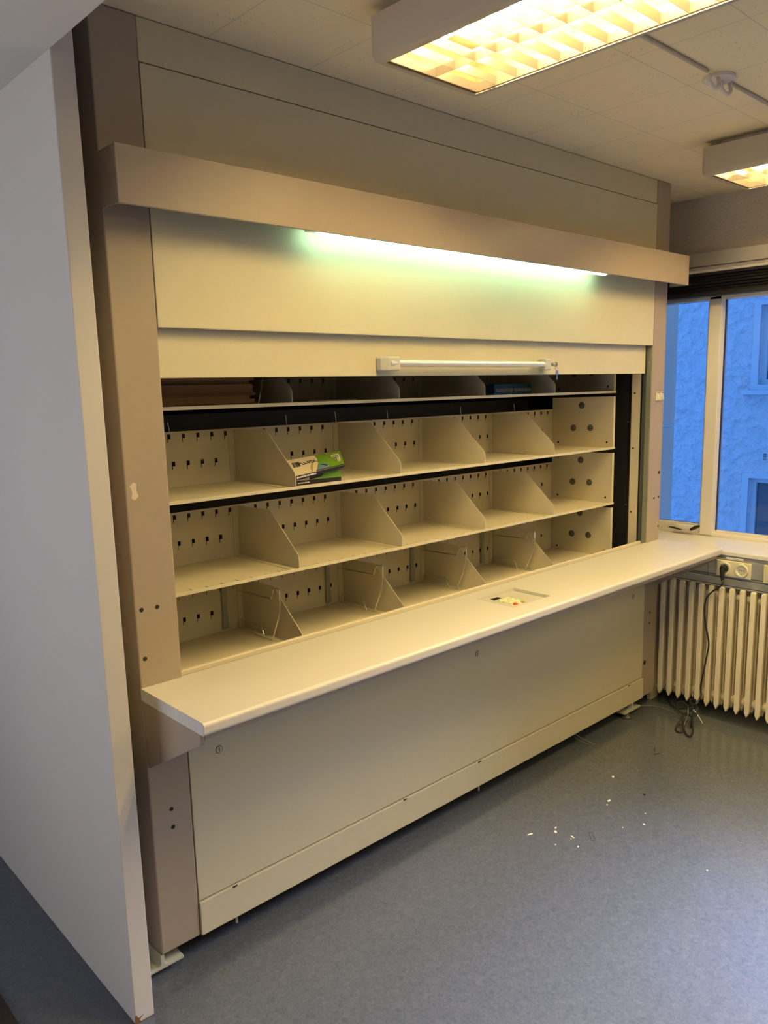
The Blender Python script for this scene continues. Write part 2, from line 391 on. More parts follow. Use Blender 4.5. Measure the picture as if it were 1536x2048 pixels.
# handle on the door
def hy(y): return y
h = part('door_handle', tube(B(), [(.862, -.012, 1.688), (1.775, -.012, 1.687)], .0125, 20), m_alu, smooth=True)
def cap(x0, x1, flip):
    bm = B()
    pts = [(x0, .031), (x0, .004), (x0+(x1-x0)*.25, -.018), (x1, -.026), (x1, .0), (x0+(x1-x0)*.55, .018), (x0+(x1-x0)*.5, .031)]
    prism(bm, pts, 'z', 1.662, 1.712); return bm
child('handle_cap', cap(.835, .905, 1), m_hend, h, bevel=.009, segs=4)
child('handle_cap', cap(1.828, 1.758, -1), m_hend, h, bevel=.009, segs=4)
child('key_lock', tube(B(), [(1.825, -.012, 1.687), (1.843, -.012, 1.687)], .007, 14), m_galv, h, smooth=True)

# light hood
hd = part('light_hood', (lambda bm: (box(bm, -.1344, 2.8446, -.1018, -.0985, 2.0762, 2.2177), box(bm, -.1344, 2.8446, -.0985, -.001, 2.2145, 2.2177), box(bm, -.1344, -.131, -.0985, -.001, 2.0762, 2.2145), box(bm, 2.8412, 2.8446, -.0985, -.001, 2.0762, 2.2145), box(bm, -.131, 2.8412, -.0985, -.090, 2.0762, 2.079)) and bm)(B()), m_hood, bevel=.0012)
child('light_tube', tube(B(), [(.52, -.070, 2.0855), (2.13, -.070, 2.0855)], .013, 14), m_strip, hd, smooth=True)
for x in (.50, 2.15):
    child('tube_holder', bx(x-.02, x+.02, -.088, -.052, 2.080, 2.16), m_white, hd, bevel=.002)
child('tube_batten', bx(.58, 2.24, -.095, -.045, 2.16, 2.214), m_white, hd)

# counter with a recess for the keypad
def counter_bm(front=True):
    bm = B(); z0, z1, yf, yb = .7315, .768, -.3508, .006
    r = .011; prof = []
    def arc(cy, cz, a0, a1):
        return [(cy + r*math.cos(math.radians(a)), cz + r*math.sin(math.radians(a))) for a in [a0+(a1-a0)*k/5 for k in range(6)]]
    fr = arc(yf+r, z1-r, 90, 180) + arc(yf+r, z0+r, 180, 270)
    kx0, kx1, ky0, ky1 = 1.250, 1.490, -.259, -.070
    full = [(yb, z0), (yb, z1)] + fr
    prism(bm, full, 'x', -.1318, kx0); prism(bm, full, 'x', kx1, 2.826)
    prism(bm, [(ky0, z0), (ky0, z1)] + fr, 'x', kx0, kx1)
    box(bm, kx0, kx1, ky1, yb, z0, z1); box(bm, kx0, kx1, ky0, ky1, z0, .7545)
    box(bm, .001, HX-.001, yb, .030, z0, z1-.012)
    return bm
ct = part('counter', counter_bm(), m_counter)
child('end_band', prism(B(), [(0,.733),(0,.7665),(-.342,.7665),(-.3495,.758),(-.3495,.741),(-.342,.733)], 'x', -.1326, -.1318), m_chip, ct)
part('back_rail', (lambda bm: (box(bm, .002, HX-.002, .031, .046, .730, .775),) and bm)(B()), m_edge, bevel=.004)
part('back_channel', bx(.002, HX-.002, .0065, .0305, .7565, .7610), m_channel)
# keypad
kp = part('keypad', bx(1.252, 1.488, -.257, -.072, .7546, .7565), m_keypad)
child('display', bx(1.315, 1.360, -.111, -.089, .7566, .7580), m_display, kp)
bxs = 0
for r_ in range(4):
    for c_ in range(3):
        x = 1.325 + .0225*c_ + .0*r_; y = -.136 - .0245*r_
        # columns run along +x, rows run towards the front edge
        mm = m_btn
        if (r_, c_) == (3, 0): mm = m_red
        if (r_, c_) == (3, 2): mm = m_olive
        bm = B(); tube(bm, [(x, y, .7565), (x, y, .760), (x, y, .7622)], [.0095, .0095, .006], 14)
        b_ = child('key_button', bm, mm, kp, smooth=True)
        if mm is m_red: b_['label'] = 'red keypad button'
        if mm is m_olive: b_['label'] = 'olive keypad button'
# support brackets under the counter ends
for x0, x1 in ((-.1300, -.118), (2.812, 2.824)):
    part('counter_bracket', prism(B(), [(-.001,.7305),(-.325,.7305),(-.325,.705),(-.318,.696),(-.012,.526),(-.001,.526)], 'x', x0, x1), m_post, bevel=.0015)
part('counter_bearer', bx(-.117, 2.811, -.325, -.300, .711, .7305), m_post)
# lower front panel and kick plate
lp = part('lower_panel', bx(.002, HX-.002, 0, .020, .0255, .7300), m_panel, bevel=.0015)
for x, z in ((.106,.500),(1.340,.502),(2.584,.499)):
    bm = B(); tube(bm, [(x, -.0010, z), (x, .001, z)], .0125, 24); ring = child('panel_lock_ring', bm, m_dark, lp)
    bm = B(); tube(bm, [(x, -.0018, z), (x, .001, z)], .0108, 24); child('panel_lock', bm, m_panel, lp)
    child('lock_slot', bx(x-.0014, x+.0014, -.0024, -.001, z-.007, z+.009), m_dark, lp)
bm = B(); box(bm, .002, HX+.004, -.006, .016, zb_-.002, .0205)
kk = part('kick_plate', bm, m_panel, bevel=.0025)
for x in (.129, .900, 1.344, 2.555):
    child('clip_notch', bx(x-.009, x+.009, -.0068, -.005, .0165, .0212), m_dark, kk)
for x in (.142, 1.367):
    child('bolt', tube(B(), [(x, .02, -.132), (x, .02, -.08)], .0045, 8), m_foot, kk, smooth=True)
# inner frame seen on the right of the opening
part('inner_frame_strip', (lambda bm: (box(bm, HX-.002, HX+.0008, .060, .110, .70, 1.80),))(bm := B()) and bm, m_edge)
part('guide_rail', (lambda bm: (box(bm, HX-.002, HX+.0008, .0495, .0595, .70, 1.80),))(bm := B()) and bm, m_dark)
gr = part('guide_rail', (lambda bm: (box(bm, HX-.006, HX+.0006, .033, .036, .70, 1.80), box(bm, HX-.006, HX+.0006, .040, .0425, .70, 1.80), box(bm, HX-.003, HX+.0006, .036, .0490, .70, 1.80)))(bm := B()) and bm, m_rail)
part('reveal_strip', bx(HX-.003, HX+.0008, .004, .030, .745, 1.80), m_green)
for (y, z) in ((.093,1.547),(.094,1.262),(.095,.924)):
    part('screw_hole', tube(B(), [(HX-.0035, y, z), (HX-.001, y, z)], .0048, 10), m_dark)
for (y, z) in ((.013,1.423),(.013,1.134),(.015,.991),(.016,1.70)):
    part('screw_head', tube(B(), [(HX-.006, y, z), (HX-.002, y, z)], [.003, .0045], 10), m_wire, smooth=True)
for (y, z) in ((.135,1.399),(.136,.957)):
    part('screw_head', tube(B(), [(HX+.010, y, z), (HX+.02, y, z)], [.004, .006], 10), m_wire, smooth=True)
# dark cabinet interior; bottom pan extended and back skirt added to block light
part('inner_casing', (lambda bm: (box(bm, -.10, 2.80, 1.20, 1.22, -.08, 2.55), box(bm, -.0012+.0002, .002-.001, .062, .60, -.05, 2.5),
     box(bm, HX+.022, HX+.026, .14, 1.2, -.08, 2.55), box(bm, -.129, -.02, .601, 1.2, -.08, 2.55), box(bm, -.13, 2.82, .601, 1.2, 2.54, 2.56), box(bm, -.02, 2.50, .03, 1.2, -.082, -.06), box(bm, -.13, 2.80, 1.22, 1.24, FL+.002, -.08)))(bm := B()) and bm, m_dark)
part('side_cover', bx(-.1318, -.1295, .601, 1.22, zb_, CEIL-.002), m_post)
part('side_cover', bx(2.8475, 2.8500, .601, 1.22, zb_, CEIL-.002), m_post)

# shelf trays of the carousel
D0, BAY, TY0, TY1, TX0, TX1 = .5603, .5092, .1552, .5406, .030, 2.6230
PITCH = .2895
HOLEP = .0575
def make_tray(zt, full=True, dividers=True, rows=True, wires=False):
    """zt: top of the front lip; the floor of the tray is 5 mm below"""
    zf = zt - .006
    bm = B(); slots = []
    for j in range(43):
        x = .146 + .0577*j
        if x < TX1-.03: slots.append((x, x+.0050, .176, .201))
    sheet(bm, 'z', zf-.002, .002, (TX0, TX1), (TY0+.002, TY1), slots)
    box(bm, TX0, TX1, TY0-.0005, TY0+.003, zt-.0115, zt)
    box(bm, TX0, TX1, TY0+.003, TY0+.012, zt-.0115, zt-.0095)
    tr = part('shelf_tray', bm, m_tray, bevel=.0008)
    holes_ = []
    for zr, xs0 in ((zt+.1675, .285), (zt+.0690, .297)):
        for j in range(-3, 42):
            x = xs0 + .0582*j
            if x < TX0+.01 or x > TX1-.03: continue
            q = (x - D0) % BAY
            if q > BAY-.040 or q < .004: continue
            holes_ += [(x, x+.0125, zr, zr+.0170), (x, x+.0032, zr-.0135, zr+.0001)]
    bm = B(); sheet(bm, 'y', TY1, .0015, (TX0, TX1), (zf, zt+.1930), holes_)
    child('back_panel', bm, m_tray, tr)
    for xs in (TX1-.018, TX0):
        bm = B(); y0, y1 = TY0+.006, TY1-.001
        prism(bm, [(y0, zf), (y1, zf), (y1, zt+.2555), (y0+.004, zt+.2605), (y0, zt+.2605)], 'x', xs+.0005, xs+.0025)
        box(bm, xs+.0005, xs+.018, y0-.002, y0+.0005, zf, zt+.2605)
        pl_ = child('end_plate', bm, m_tray, tr)
    return tr
def add_holes_plate(tr, zt):
    xs = TX1-.018
    for (y, z) in ((.352, .2145), (.402, .0935), (.296, .0965)):
        child('grommet', tube(B(), [(xs-.0012, y, zt+z), (xs+.001, y, zt+z)], .0175, 24), m_ball, tr, smooth=True)
        child('grommet', tube(B(), [(xs-.0050, y-.004, zt+z), (xs-.001, y-.003, zt+z)], [.004, .010], 14), m_ball, tr, smooth=True)
    for (y, z) in ((.499, .0135), (.195, .0225)):
        child('screw_hole', tube(B(), [(xs-.001, y, zt+z), (xs+.001, y, zt+z)], .0055, 12), m_dark, tr)
def add_divider(tr, zt, x):
    zf = zt-.006
    bm = B()
    prism(bm, [(.160, zf), (TY1-.001, zf), (TY1-.001, zt+.1890), (.329, zt+.1935), (.3215, zt+.1915), (.316, zt+.186), (.1625, zt+.050), (.158, zt+.042), (.1565, zt+.034), (.1565, zf)], 'x', x-.0013, x+.0007)
    box(bm, x-.026, x-.001, .172, TY1-.002, zf, zf+.0020)
    box(bm, x-.026, x-.001, TY1-.0025, TY1-.0008, zf+.001, zt+.185)
    return child('divider', bm, m_tray, tr)
def add_wire(tr, zt, x, scale=1.0):
    pts = [(.53, .149), (.309, .156), (.300, .158), (.281, .198), (.250, .202), (.245, .198), (.247, .114), (.303, -.002)]
    child('wire_support', tube(B(), [(x, y, zt+z) for y, z in pts], .0027, 8), m_wire, tr, smooth=True)
    pts = [(.516, .0), (.512, .038), (.376, .038), (.372, .036), (.353, -.004)]
    child('wire_support', tube(B(), [(x-.0, y, zt+z) for y, z in pts], .0020, 8), m_wire, tr, smooth=True)
zts = [1.5620, 1.2725, .9802, .6907]
trays = []
for i, zt in enumerate(zts):
    t_ = make_tray(zt); trays.append(t_)
    add_holes_plate(t_, zt)
    for k in range(4): add_divider(t_, zt, D0 + BAY*k)
    if i == 3:
        for k in range(4):
            add_wire(t_, zt, D0 + BAY*k - .030)
            child('slotted_upright', prism(B(), [(D0+BAY*k-.098,.537),(D0+BAY*k-.098,.530),(D0+BAY*k-.078,.530),(D0+BAY*k-.078,.537)], 'z', zt+.008, zt+.20), m_galv, t_)
            child('slotted_upright', bx(D0+BAY*k-.100, D0+BAY*k-.076, .526, .536, zt+.008, zt+.055), m_galv, t_, bevel=.002)
    if i == 1:
        for (x, z) in ((.300, .226), (.815, .232), (1.07, .236), (1.37, .233), (1.86, .233), (2.28, .232)):
            child('wire_stub', tube(B(), [(x, .548, zt+.185), (x-.006, .548, zt+z)], .0017, 8), m_wire, t_)
    if i == 0:
        child('wire_support', tube(B(), [(.482, .245, zt), (.512, .25, zt+.10)], .0017, 8), m_wire, t_)
# trays on the far side of the carousel
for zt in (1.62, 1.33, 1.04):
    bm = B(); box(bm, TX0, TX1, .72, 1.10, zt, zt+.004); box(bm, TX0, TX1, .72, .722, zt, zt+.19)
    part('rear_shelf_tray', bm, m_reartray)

# supporting beams and feet
def ibeam(x, y0, hw, fw):
    bm = B(); z0 = -.1400; t = .009; R = .012
    web = .006
    pts = [(x-fw, z0), (x+fw, z0), (x+fw, z0+t)]
    for a in range(0, 7):
        an = math.radians(270 - 15*a); pts.append((x+web+R + R*math.cos(an), z0+t+R + R*math.sin(an)))
    pts += [(x+web, -.0925), (x-web, -.0925)]
    for a in range(0, 7):
        an = math.radians(0 - 15*a); pts.append((x-web-R + R*math.cos(an), z0+t+R + R*math.sin(an)))
    pts += [(x-fw, z0+t)]
    prism(bm, pts, 'y', y0, 1.15); return bm
bl = part('base_beam', ibeam(-.130, .004, .04, .070), m_foot, bevel=.001)
br = part('base_beam', ibeam(2.606, -.003, .04, .080), m_foot, bevel=.001)
part('beam_bolt', tube(B(), [(2.585, .02, -.115), (2.600, .02, -.115)], .007, 10), m_galv, smooth=True)
for x, y in ((2.560, .005), (-.16, .20), (2.545, 1.05), (-.16, 1.05), (-.09, .20)):
    bm = B(); tube(bm, [(x, y, FL), (x, y, FL+.008), (x, y, FL+.016), (x, y, FL+.021), (x, y, -.1405)], [.030, .030, .022, .010, .010], 20)
    part('levelling_foot', bm, m_footpad, smooth=True)
# bits of tape at the right post
part('tape_scrap', prism(B(), [(2.794,.700),(2.812,.700),(2.818,.665),(2.812,.640)], 'y', -.0012, -.0002), m_worn)

# keys hanging from the handle lock
ky = thing('key_pair', 'two small nickel keys hanging from the handle lock', 'keys', (1.855, -.012, 1.65))
bm = B(); tube(bm, [(1.851, -.012, 1.687), (1.853, -.012, 1.687)], .0105, 16); box(bm, 1.842, 1.852, -.014, -.010, 1.684, 1.690)
child('key', bm, m_brass, ky, smooth=True)
ringp = [(1.855+.008*math.cos(a), -.0135, 1.672+.009*math.sin(a)) for a in [i*2*math.pi/16 for i in range(17)]]
child('key_ring', tube(B(), ringp, .0012, 6, caps=False), m_brass, ky, smooth=True)
bm = B(); tube(bm, [(1.859, -.0145, 1.653), (1.859, -.0125, 1.653)], .0105, 16); box(bm, 1.856, 1.862, -.0145, -.0125, 1.622, 1.645); box(bm, 1.853, 1.857, -.0145, -.0125, 1.626, 1.631)
child('key', bm, m_brass, ky, smooth=True)

# ------------------------------------------------------------------ things on the shelves
# stack of brown folders in the first bay of the top shelf
z = zts[0] - .0059
ords = ['lowest', 'second lowest', 'third lowest', 'fourth lowest', 'fifth lowest', 'sixth lowest', 'seventh lowest', 'topmost']
for i in range(8):
    t = [.009, .013, .012, .011, .014, .012, .013, .012][i]; x1 = [.452, .448, .432, .446, .443, .440, .431, .447][i]
    y0 = .205 + [.0, .003, .007, .001, .004, .002, .008, .003][i]
    bm = B(); n = 3
    for k in range(n):
        a = z + t*k/n; dx = random.uniform(-.006, 0); dy = random.uniform(0, .004)
        box(bm, .096, x1+dx, y0+dy, y0+.24, a+.0003, a+t/n-.0005)
    box(bm, .096, x1-.012, y0+.006, y0+.24, z, z+t-.0002)
    o = obj('card_folder', bm, m_brown if i % 3 else m_brown2)
    tag(o, ords[i] + ' brown card folder in the stack at the left of the top shelf', 'folder', 'brown folders stacked on the top shelf')
    z += t
# dark thin folder lying in the next bay
bm = B(); box(bm, .665, .90, .23, .42, zts[0]-.0058, zts[0]-.001); box(bm, .68, .91, .222, .41, zts[0]-.0008, zts[0]+.003)
tag(obj('document_wallet', bm, m_paper), 'thin grey document wallet lying flat in the second bay of the top shelf', 'folder')
# blue document box
bx0, bx1 = 1.812, 2.146
db = thing('document_box', 'flat blue box lettered upside down on the top shelf', 'box', (1.98, .35, zts[0]-.006))
child('carton', bx(bx0, bx1, .300, .48, zts[0]-.0055, zts[0]+.046), m_bluebox, db, bevel=.001)
child('end_flap', bx(bx1, 2.178, .302, .478, zts[0]-.0055, zts[0]+.044), m_white, db, bevel=.001)
Mt = frame_matrix((1.955, .2992, zts[0]+.0165), (-1, 0, 0), (0, 0, -1))
text_mesh('lettering', 'dokumente documents', .030, Mt, m_white, db, bold=.0004, sx=.93)
bm = B(); prism(bm, [(2.118,1.560),(2.138,1.566),(2.144,1.585),(2.136,1.602),(2.128,1.596),(2.134,1.583),(2.122,1.577),(2.112,1.570)], 'y', .2990, .3000)
child('emblem', bm, m_white, db)
bm = B(); tube(bm, [(2.126, .2990, 1.600), (2.126, .3, 1.600)], .006, 12); child('emblem', bm, m_white, db)

# half-open carton in the second bay of the middle shelf
zs_ = zts[1] - .006
cb = thing('fastener_carton', 'open lime green and cream carton on the second shelf', 'box', (.70, .25, zs_))
bm = B(); X0, X1, Y0, Y1 = .594, .798, .196, .315; Zt = zs_+.042
child('carton_front', bx(X0, X1, Y0, Y0+.001, zs_, Zt), m_cardb, cb)
bm = B(); box(bm, X0, X0+.001, Y0+.001, Y1, zs_, Zt); box(bm, X1-.001, X1, Y0+.001, Y1, zs_, Zt); box(bm, X0, X1, Y1, Y1+.001, zs_, Zt+.02); box(bm, X0, X1, Y0+.001, Y1, zs_, zs_+.001)
child('carton_body', bm, m_cardw, cb)
child('front_print', prism(B(), [(.655, zs_+.0175), (.797, zs_+.015), (.797, zs_+.041), (.725, zs_+.041), (.705, zs_+.025)], 'y', Y0-.0006, Y0), m_lime, cb)
child('front_print', prism(B(), [(.595, zs_+.0175), (.650, zs_+.0175), (.650, zs_+.028), (.595, zs_+.028)], 'y', Y0-.0006, Y0), m_cardw, cb)
bm = B()
for x, w in ((.597, .007), (.606, .007), (.615, .011), (.628, .009), (.639, .011)): box(bm, x, x+w, Y0-.0007, Y0-.0001, zs_+.0070, zs_+.0115)
child('front_marks', bm, m_cardw, cb)
# lid: corner points, back edge higher
A_ = Vector((.575, .180, 1.3045)); Bq = Vector((.8035, .180, 1.3270)); C_ = Vector((.880, .300, 1.3680)); D_ = Vector((.632, .300, 1.3500))
ex = (Bq - A_); ey = (D_ - A_); nrm = ex.cross(ey).normalized()
def lp_(u, v, h=0): 
    return (A_*(1-u)*(1-v) + Bq*u*(1-v) + C_*u*v + D_*(1-u)*v) + nrm*h
def quad(bm, pts, h0, h1):
    a = [bm.verts.new(lp_(u, v, h0)) for u, v in pts]; b = [bm.verts.new(lp_(u, v, h1)) for u, v in pts]
    bm.faces.new(a[::-1]); bm.faces.new(b)
    n = len(a)
    for i in range(n): bm.faces.new((a[i], a[(i+1)%n], b[(i+1)%n], b[i]))
    return bm
ld = child('lid', quad(B(), [(0,0),(1,0),(1,1),(0,1)], -.0012, 0), m_cardw, cb)
child('lid_green_print', quad(B(), [(.42,0),(1,0),(1,1),(.50,1),(.525,.75),(.51,.45),(.46,.2)], 0, .0004), m_lime, cb)
child('lid_front_flap', (lambda bm: (prism(bm, [(.577, 1.296), (.595,1.290), (.80, 1.3170), (.8035, 1.3262), (.577, 1.3040)], 'y', .1795, .1805),))(bm := B()) and bm, m_cardb, cb)
child('lid_side_flap', prism(B(), [(.1805,1.3262),(.299,1.3670),(.290,1.352),(.190,1.312)], 'x', .8035, .8045), m_cardw, cb)
child('lid_label', quad(B(), [(.80,.30),(.955,.30),(.955,.82),(.80,.82)], .0004, .0008), m_white, cb)
bm = B()
for i, (u0, w) in enumerate(((.825,.010),(.842,.004),(.852,.008),(.868,.004),(.878,.012),(.897,.004),(.908,.008),(.922,.008))):
    quad(bm, [(u0,.52),(u0+w,.52),(u0+w,.74),(u0,.74)], .0008, .0010)
for v in (.36, .43): quad(bm, [(.835,v),(.925,v),(.925,v+.02),(.835,v+.02)], .0008, .0010)
child('label_barcode', bm, m_cardb, cb)
bm = B()
for i, (u0, w) in enumerate(((.045,.018),(.070,.004),(.082,.006),(.096,.004),(.108,.016),(.132,.012),(.150,.006),(.163,.012))):
    quad(bm, [(u0,.48),(u0+w,.48),(u0+w,.78),(u0,.78)], .0004, .0008)
child('lid_stripes', bm, m_cardb, cb)
cen = lp_(.32, .62, .0008); Mt = frame_matrix(cen, ex, ey)
text_mesh('lid_lettering', 'PLI-FIX', .0290, Mt, m_cardb, cb, bold=.0004, sx=.98)
child('lid_picture', quad(B(), [(.43,.03),(.50,.0),(.66,.0),(.70,.12),(.69,.28),(.62,.40),(.55,.42),(.52,.30),(.46,.20)], .0004, .0007), m_bluepr, cb)
child('lid_picture', quad(B(), [(.53,.32),(.60,.34),(.67,.24),(.66,.16),(.60,.26)], .0007, .0009), m_cardb, cb)
child('lid_picture', quad(B(), [(.34,.30),(.40,.62),(.44,.66),(.40,.36),(.36,.05),(.33,.05)], .0004, .0007), m_tanpr, cb)
child('lid_edge_print', quad(B(), [(.42,0),(1,0),(1,.05),(.42,.05)], .0009, .0011), m_cardb, cb)
bm = B()
for x, w in ((.582, .012), (.596, .016), (.614, .010), (.627, .012), (.641, .020), (.663, .006)):
    z0_ = 1.3000 + (x-.577)*.104 - .0015; dz = w*.104
    prism(bm, [(x, z0_-.004), (x+w, z0_-.004+dz), (x+w, z0_+.0015+dz), (x, z0_+.0015)], 'y', .1790, .1796)
child('flap_marks', bm, m_white, cb)

# ------------------------------------------------------------------ ceiling lights
def ceiling_light(x0, y1, label):
    """x0: left outer edge, y1: the end nearest the machine"""
    wd, ln, z0, z1 = .418, 1.36, 2.440, 2.556
    t = thing('ceiling_light', label, 'ceiling light', (x0+wd/2, y1-ln/2, z0), 'ceiling lights with square louvers')
    def rr(r, inset=0, n=6):
        pts = []
        for cx, cy, a0 in ((x0+wd-inset-r, y1-inset-r, 0), (x0+inset+r, y1-inset-r, 90), (x0+inset+r, y1-ln+inset+r, 180), (x0+wd-inset-r, y1-ln+inset+r, 270)):
            for k in range(n+1):
                a = math.radians(a0 + 90*k/n); pts.append((cx+r*math.cos(a), cy+r*math.sin(a)))
        return pts
    bm = B(); rings = []
    for (ins, z, r) in ((.018, z1, .010), (0, z1-.006, .020), (0, z0+.018, .020), (.006, z0+.006, .018), (.016, z0, .014), (.030, z0, .006), (.030, z1-.010, .006)):
        rings.append([bm.verts.new((p[0], p[1], z)) for p in rr(r, ins)])
    n = len(rings[0])
    for i in range(len(rings)-1):
        for k in range(n): bm.faces.new((rings[i][k], rings[i][(k+1)%n], rings[i+1][(k+1)%n], rings[i+1][k]))
    bm.faces.new(rings[0][::-1]); bm.faces.new(rings[-1])
    obj('lamp_housing', bm, m_lamp, t, smooth=True)
    gx0, gx1, gy1, gy0 = x0+.034, x0+wd-.034, y1-.040, y1-ln+.040
    bm = B(); box(bm, x0+.032, x0+wd-.032, y1-ln+.032, y1-.032, z1-.0125, z1-.0115)
    for a in ((x0+.0305, x0+.0325, y1-ln+.032, y1-.032), (x0+wd-.0325, x0+wd-.0305, y1-ln+.032, y1-.032), (x0+.0325, x0+wd-.0325, y1-.0325, y1-.0305), (x0+.0325, x0+wd-.0325, y1-ln+.0305, y1-ln+.0325)):
        box(bm, *a, z0+.003, z1-.0115)
    obj('dimming_lining', bm, m_lining, t)  # added lining, keeps the inside of the housing from glaring
    # rim of the louver
    bm = B()
    for a in ((gx0-.002, gx0+.001, gy0, gy1), (gx1-.001, gx1+.002, gy0, gy1), (gx0, gx1, gy1-.001, gy1+.002), (gx0, gx1, gy0-.002, gy0+.001), ((gx0+gx1)/2-.001, (gx0+gx1)/2+.001, gy0, gy1)):
        box(bm, *a, z0+.004, z0+.028)
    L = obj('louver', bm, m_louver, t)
    k = 1; y = gy1 - .0716
    while y > gy0 + .02:
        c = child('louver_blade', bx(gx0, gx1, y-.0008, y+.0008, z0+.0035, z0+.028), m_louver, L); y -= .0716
    for q in (.27, .73):
        xx = gx0 + (gx1-gx0)*q
        obj('lamp_tube', tube(B(), [(xx, gy1-.075, z0+.060), (xx, gy0+.05, z0+.060)], .013, 12), m_tube, t, smooth=True)
    obj('mounting_plate', bx(x0+.05, x0+wd-.05, y1-ln+.06, y1-.06, z1, CEIL-.001), m_lamp, t)
    return t
l1 = ceiling_light(.434, -.418, 'big ceiling light with glowing square louver nearest the left')
l2 = copy_tree(l1); l2.location.x += 1.833; l2.location.y -= .008
l2['label'] = 'further ceiling light at the right edge, mostly cut off'

# ceiling rose and surface cables
CY = -.802
rs = thing('ceiling_rose', 'round white ceiling rose with looped cable', 'ceiling rose', (1.625, -.80, CEIL))
bm = B(); tube(bm, [(1.622, -.797, CEIL-.0005), (1.622, -.797, CEIL-.010), (1.622, -.797, CEIL-.013)], [.050, .050, .044], 32)
child('cover', bm, m_trimw, rs, smooth=True)
for dx in (-.085, 0.0):
    pts = smooth_path([(1.60+dx+.03, CY, CEIL-.012), (1.595+dx+.03, CY-.003, CEIL-.035), (1.605+dx+.04, CY-.012, CEIL-.052), (1.62+dx+.045, CY-.015, CEIL-.040), (1.635+dx+.04, CY-.006, CEIL-.012)], 6)
    child('cable_loop', tube(B(), pts, .0065, 8), m_trimw, rs, smooth=True)
tag(obj('ceiling_cable', tube(B(), [(.86, CY+.002, CEIL-.006), (1.2, CY, CEIL-.006), (1.53, CY, CEIL-.006)], .006, 8), m_lamp, smooth=True), 'painted cable along the ceiling left of the round rose', 'cable', 'ceiling cables')
tag(obj('ceiling_cable', tube(B(), [(1.655, CY, CEIL-.006), (2.0, CY-.001, CEIL-.006), (2.29, CY, CEIL-.006)], .006, 8), m_lamp, smooth=True), 'painted cable along the ceiling right of the round rose', 'cable', 'ceiling cables')

# ------------------------------------------------------------------ under the window
ra = thing('radiator', 'cream cast iron column radiator under the window sill', 'radiator', (2.93, -.5, FL))
def fin_bm(y):
    bm = B(); zb, zt2, hw = -.107, .556, .0122
    def col(xa, xb, w):
        prism(bm, [(y-w, zb+.026), (y, zb), (y+w, zb+.026), (y+w, zt2-.006), (y+w*.8, zt2), (y-w*.8, zt2), (y-w, zt2-.006)], 'x', xa, xb)
    col(2.850, 2.876, hw)
    prism(bm, [(y-.0035, zb+.03), (y+.0035, zb+.03), (y+.0035, zt2-.01), (y-.0035, zt2-.01)], 'x', 2.876, 2.915)
    col(2.915, 2.945, .0085)
    prism(bm, [(y-.006, zb+.03), (y+.006, zb+.03), (y+.006, zt2-.02), (y-.006, zt2-.02)], 'x', 2.945, 2.98)
    col(2.98, 3.010, hw)
    return bm
y = -.0217 + .0534*2; first = None
for k in range(26):
    if first is None:
        first = obj('radiator_section', fin_bm(y), m_rad, ra, bevel=.0028)
    else:
        c = first.copy(); COL.objects.link(c); c.parent = ra; c.location = first.location + Vector((0, -.0534*k, 0))
ye = y - .0534*25
for z in (-.055, .500):
    obj('radiator_hub', tube(B(), [(2.93, y, z), (2.93, ye, z)], .026, 16), m_rad, ra, smooth=True)
for yy in (.048, ye+.05):
    obj('radiator_leg', bx(2.868, 2.945, yy-.014, yy+.014, FL, -.075), m_rad, ra, bevel=.003)

tk = thing('cable_trunking', 'grey metal cable trunking between the sill and the radiator', 'trunking', (2.96, -1, .556))
def tpart(name, bm, m, **k): return obj(name, bm, m, tk, **k)
tpart('channel', bx(2.878, 3.243, -4.2, .6, .560, .7200), m_trunk)
tpart('cover', bx(2.868, 2.878, -4.2, .6, .6185, .7030), m_trunk, bevel=.0015)
tpart('lower_cover', bx(2.869, 2.878, -4.2, .6, .5655, .6020), m_trunk, bevel=.0015)
tpart('cover_lip', bx(2.872, 2.878, -4.2, .6, .6055, .6150), m_trunk, bevel=.001)
tpart('bottom_lip', bx(2.864, 2.878, -4.2, .6, .5560, .5620), m_trunk, bevel=.001)
bm = B(); box(bm, 2.8672, 2.8681, -.2605, -.2593, .603, .7030)
tpart('cover_joint', bm, m_dark)
# double socket
sk = thing('double_socket', 'ivory double wall socket with a black plug in its left outlet', 'socket', (2.86, -.396, .616))
obj('socket_plate', bx(2.856, 2.868, -.484, -.309, .6155, .6975), m_plastic, sk, bevel=.004, segs=3)
for k, yy in enumerate((-.352, -.438)):
    z = .6565
    bm = B(); n = 28; rings = []
    for (r, x) in ((.034, 2.856), (.034, 2.850), (.0315, 2.848), (.0245, 2.849), (.0225, 2.852), (.0215, 2.8555)):
        rings.append([bm.verts.new((x, yy+r*math.cos(2*math.pi*i/n), z+r*math.sin(2*math.pi*i/n))) for i in range(n)])
    for i in range(len(rings)-1):
        for q in range(n): bm.faces.new((rings[i][q], rings[i][(q+1)%n], rings[i+1][(q+1)%n], rings[i+1][q]))
    bm.faces.new(rings[-1])
    o = obj('outlet', bm, m_plastic, sk, smooth=True)
    for dy in (-.0095, 0, .0095):
        child('pin_hole', tube(B(), [(2.8548, yy+dy, z+.001), (2.8553, yy+dy, z+.001)], .0026, 8), m_dark, o)
    child('earth_clip', bx(2.851, 2.855, yy-.004, yy+.004, z-.0215, z-.0165), m_galv, o)
# label above the socket
lb = thing('socket_label', 'small white paper label above the double socket', 'label', (2.867, -.396, .704))
obj('paper', bx(2.8665, 2.8678, -.440, -.354, .7045, .7150), m_white, lb)
bm = B()
for y_, w in ((-.390, .006), (-.398, .003), (-.405, .004), (-.411, .004)): box(bm, 2.8660, 2.8666, y_-w, y_, .7085, .7115)
obj('faint_print', bm, m_grey_wire, lb)
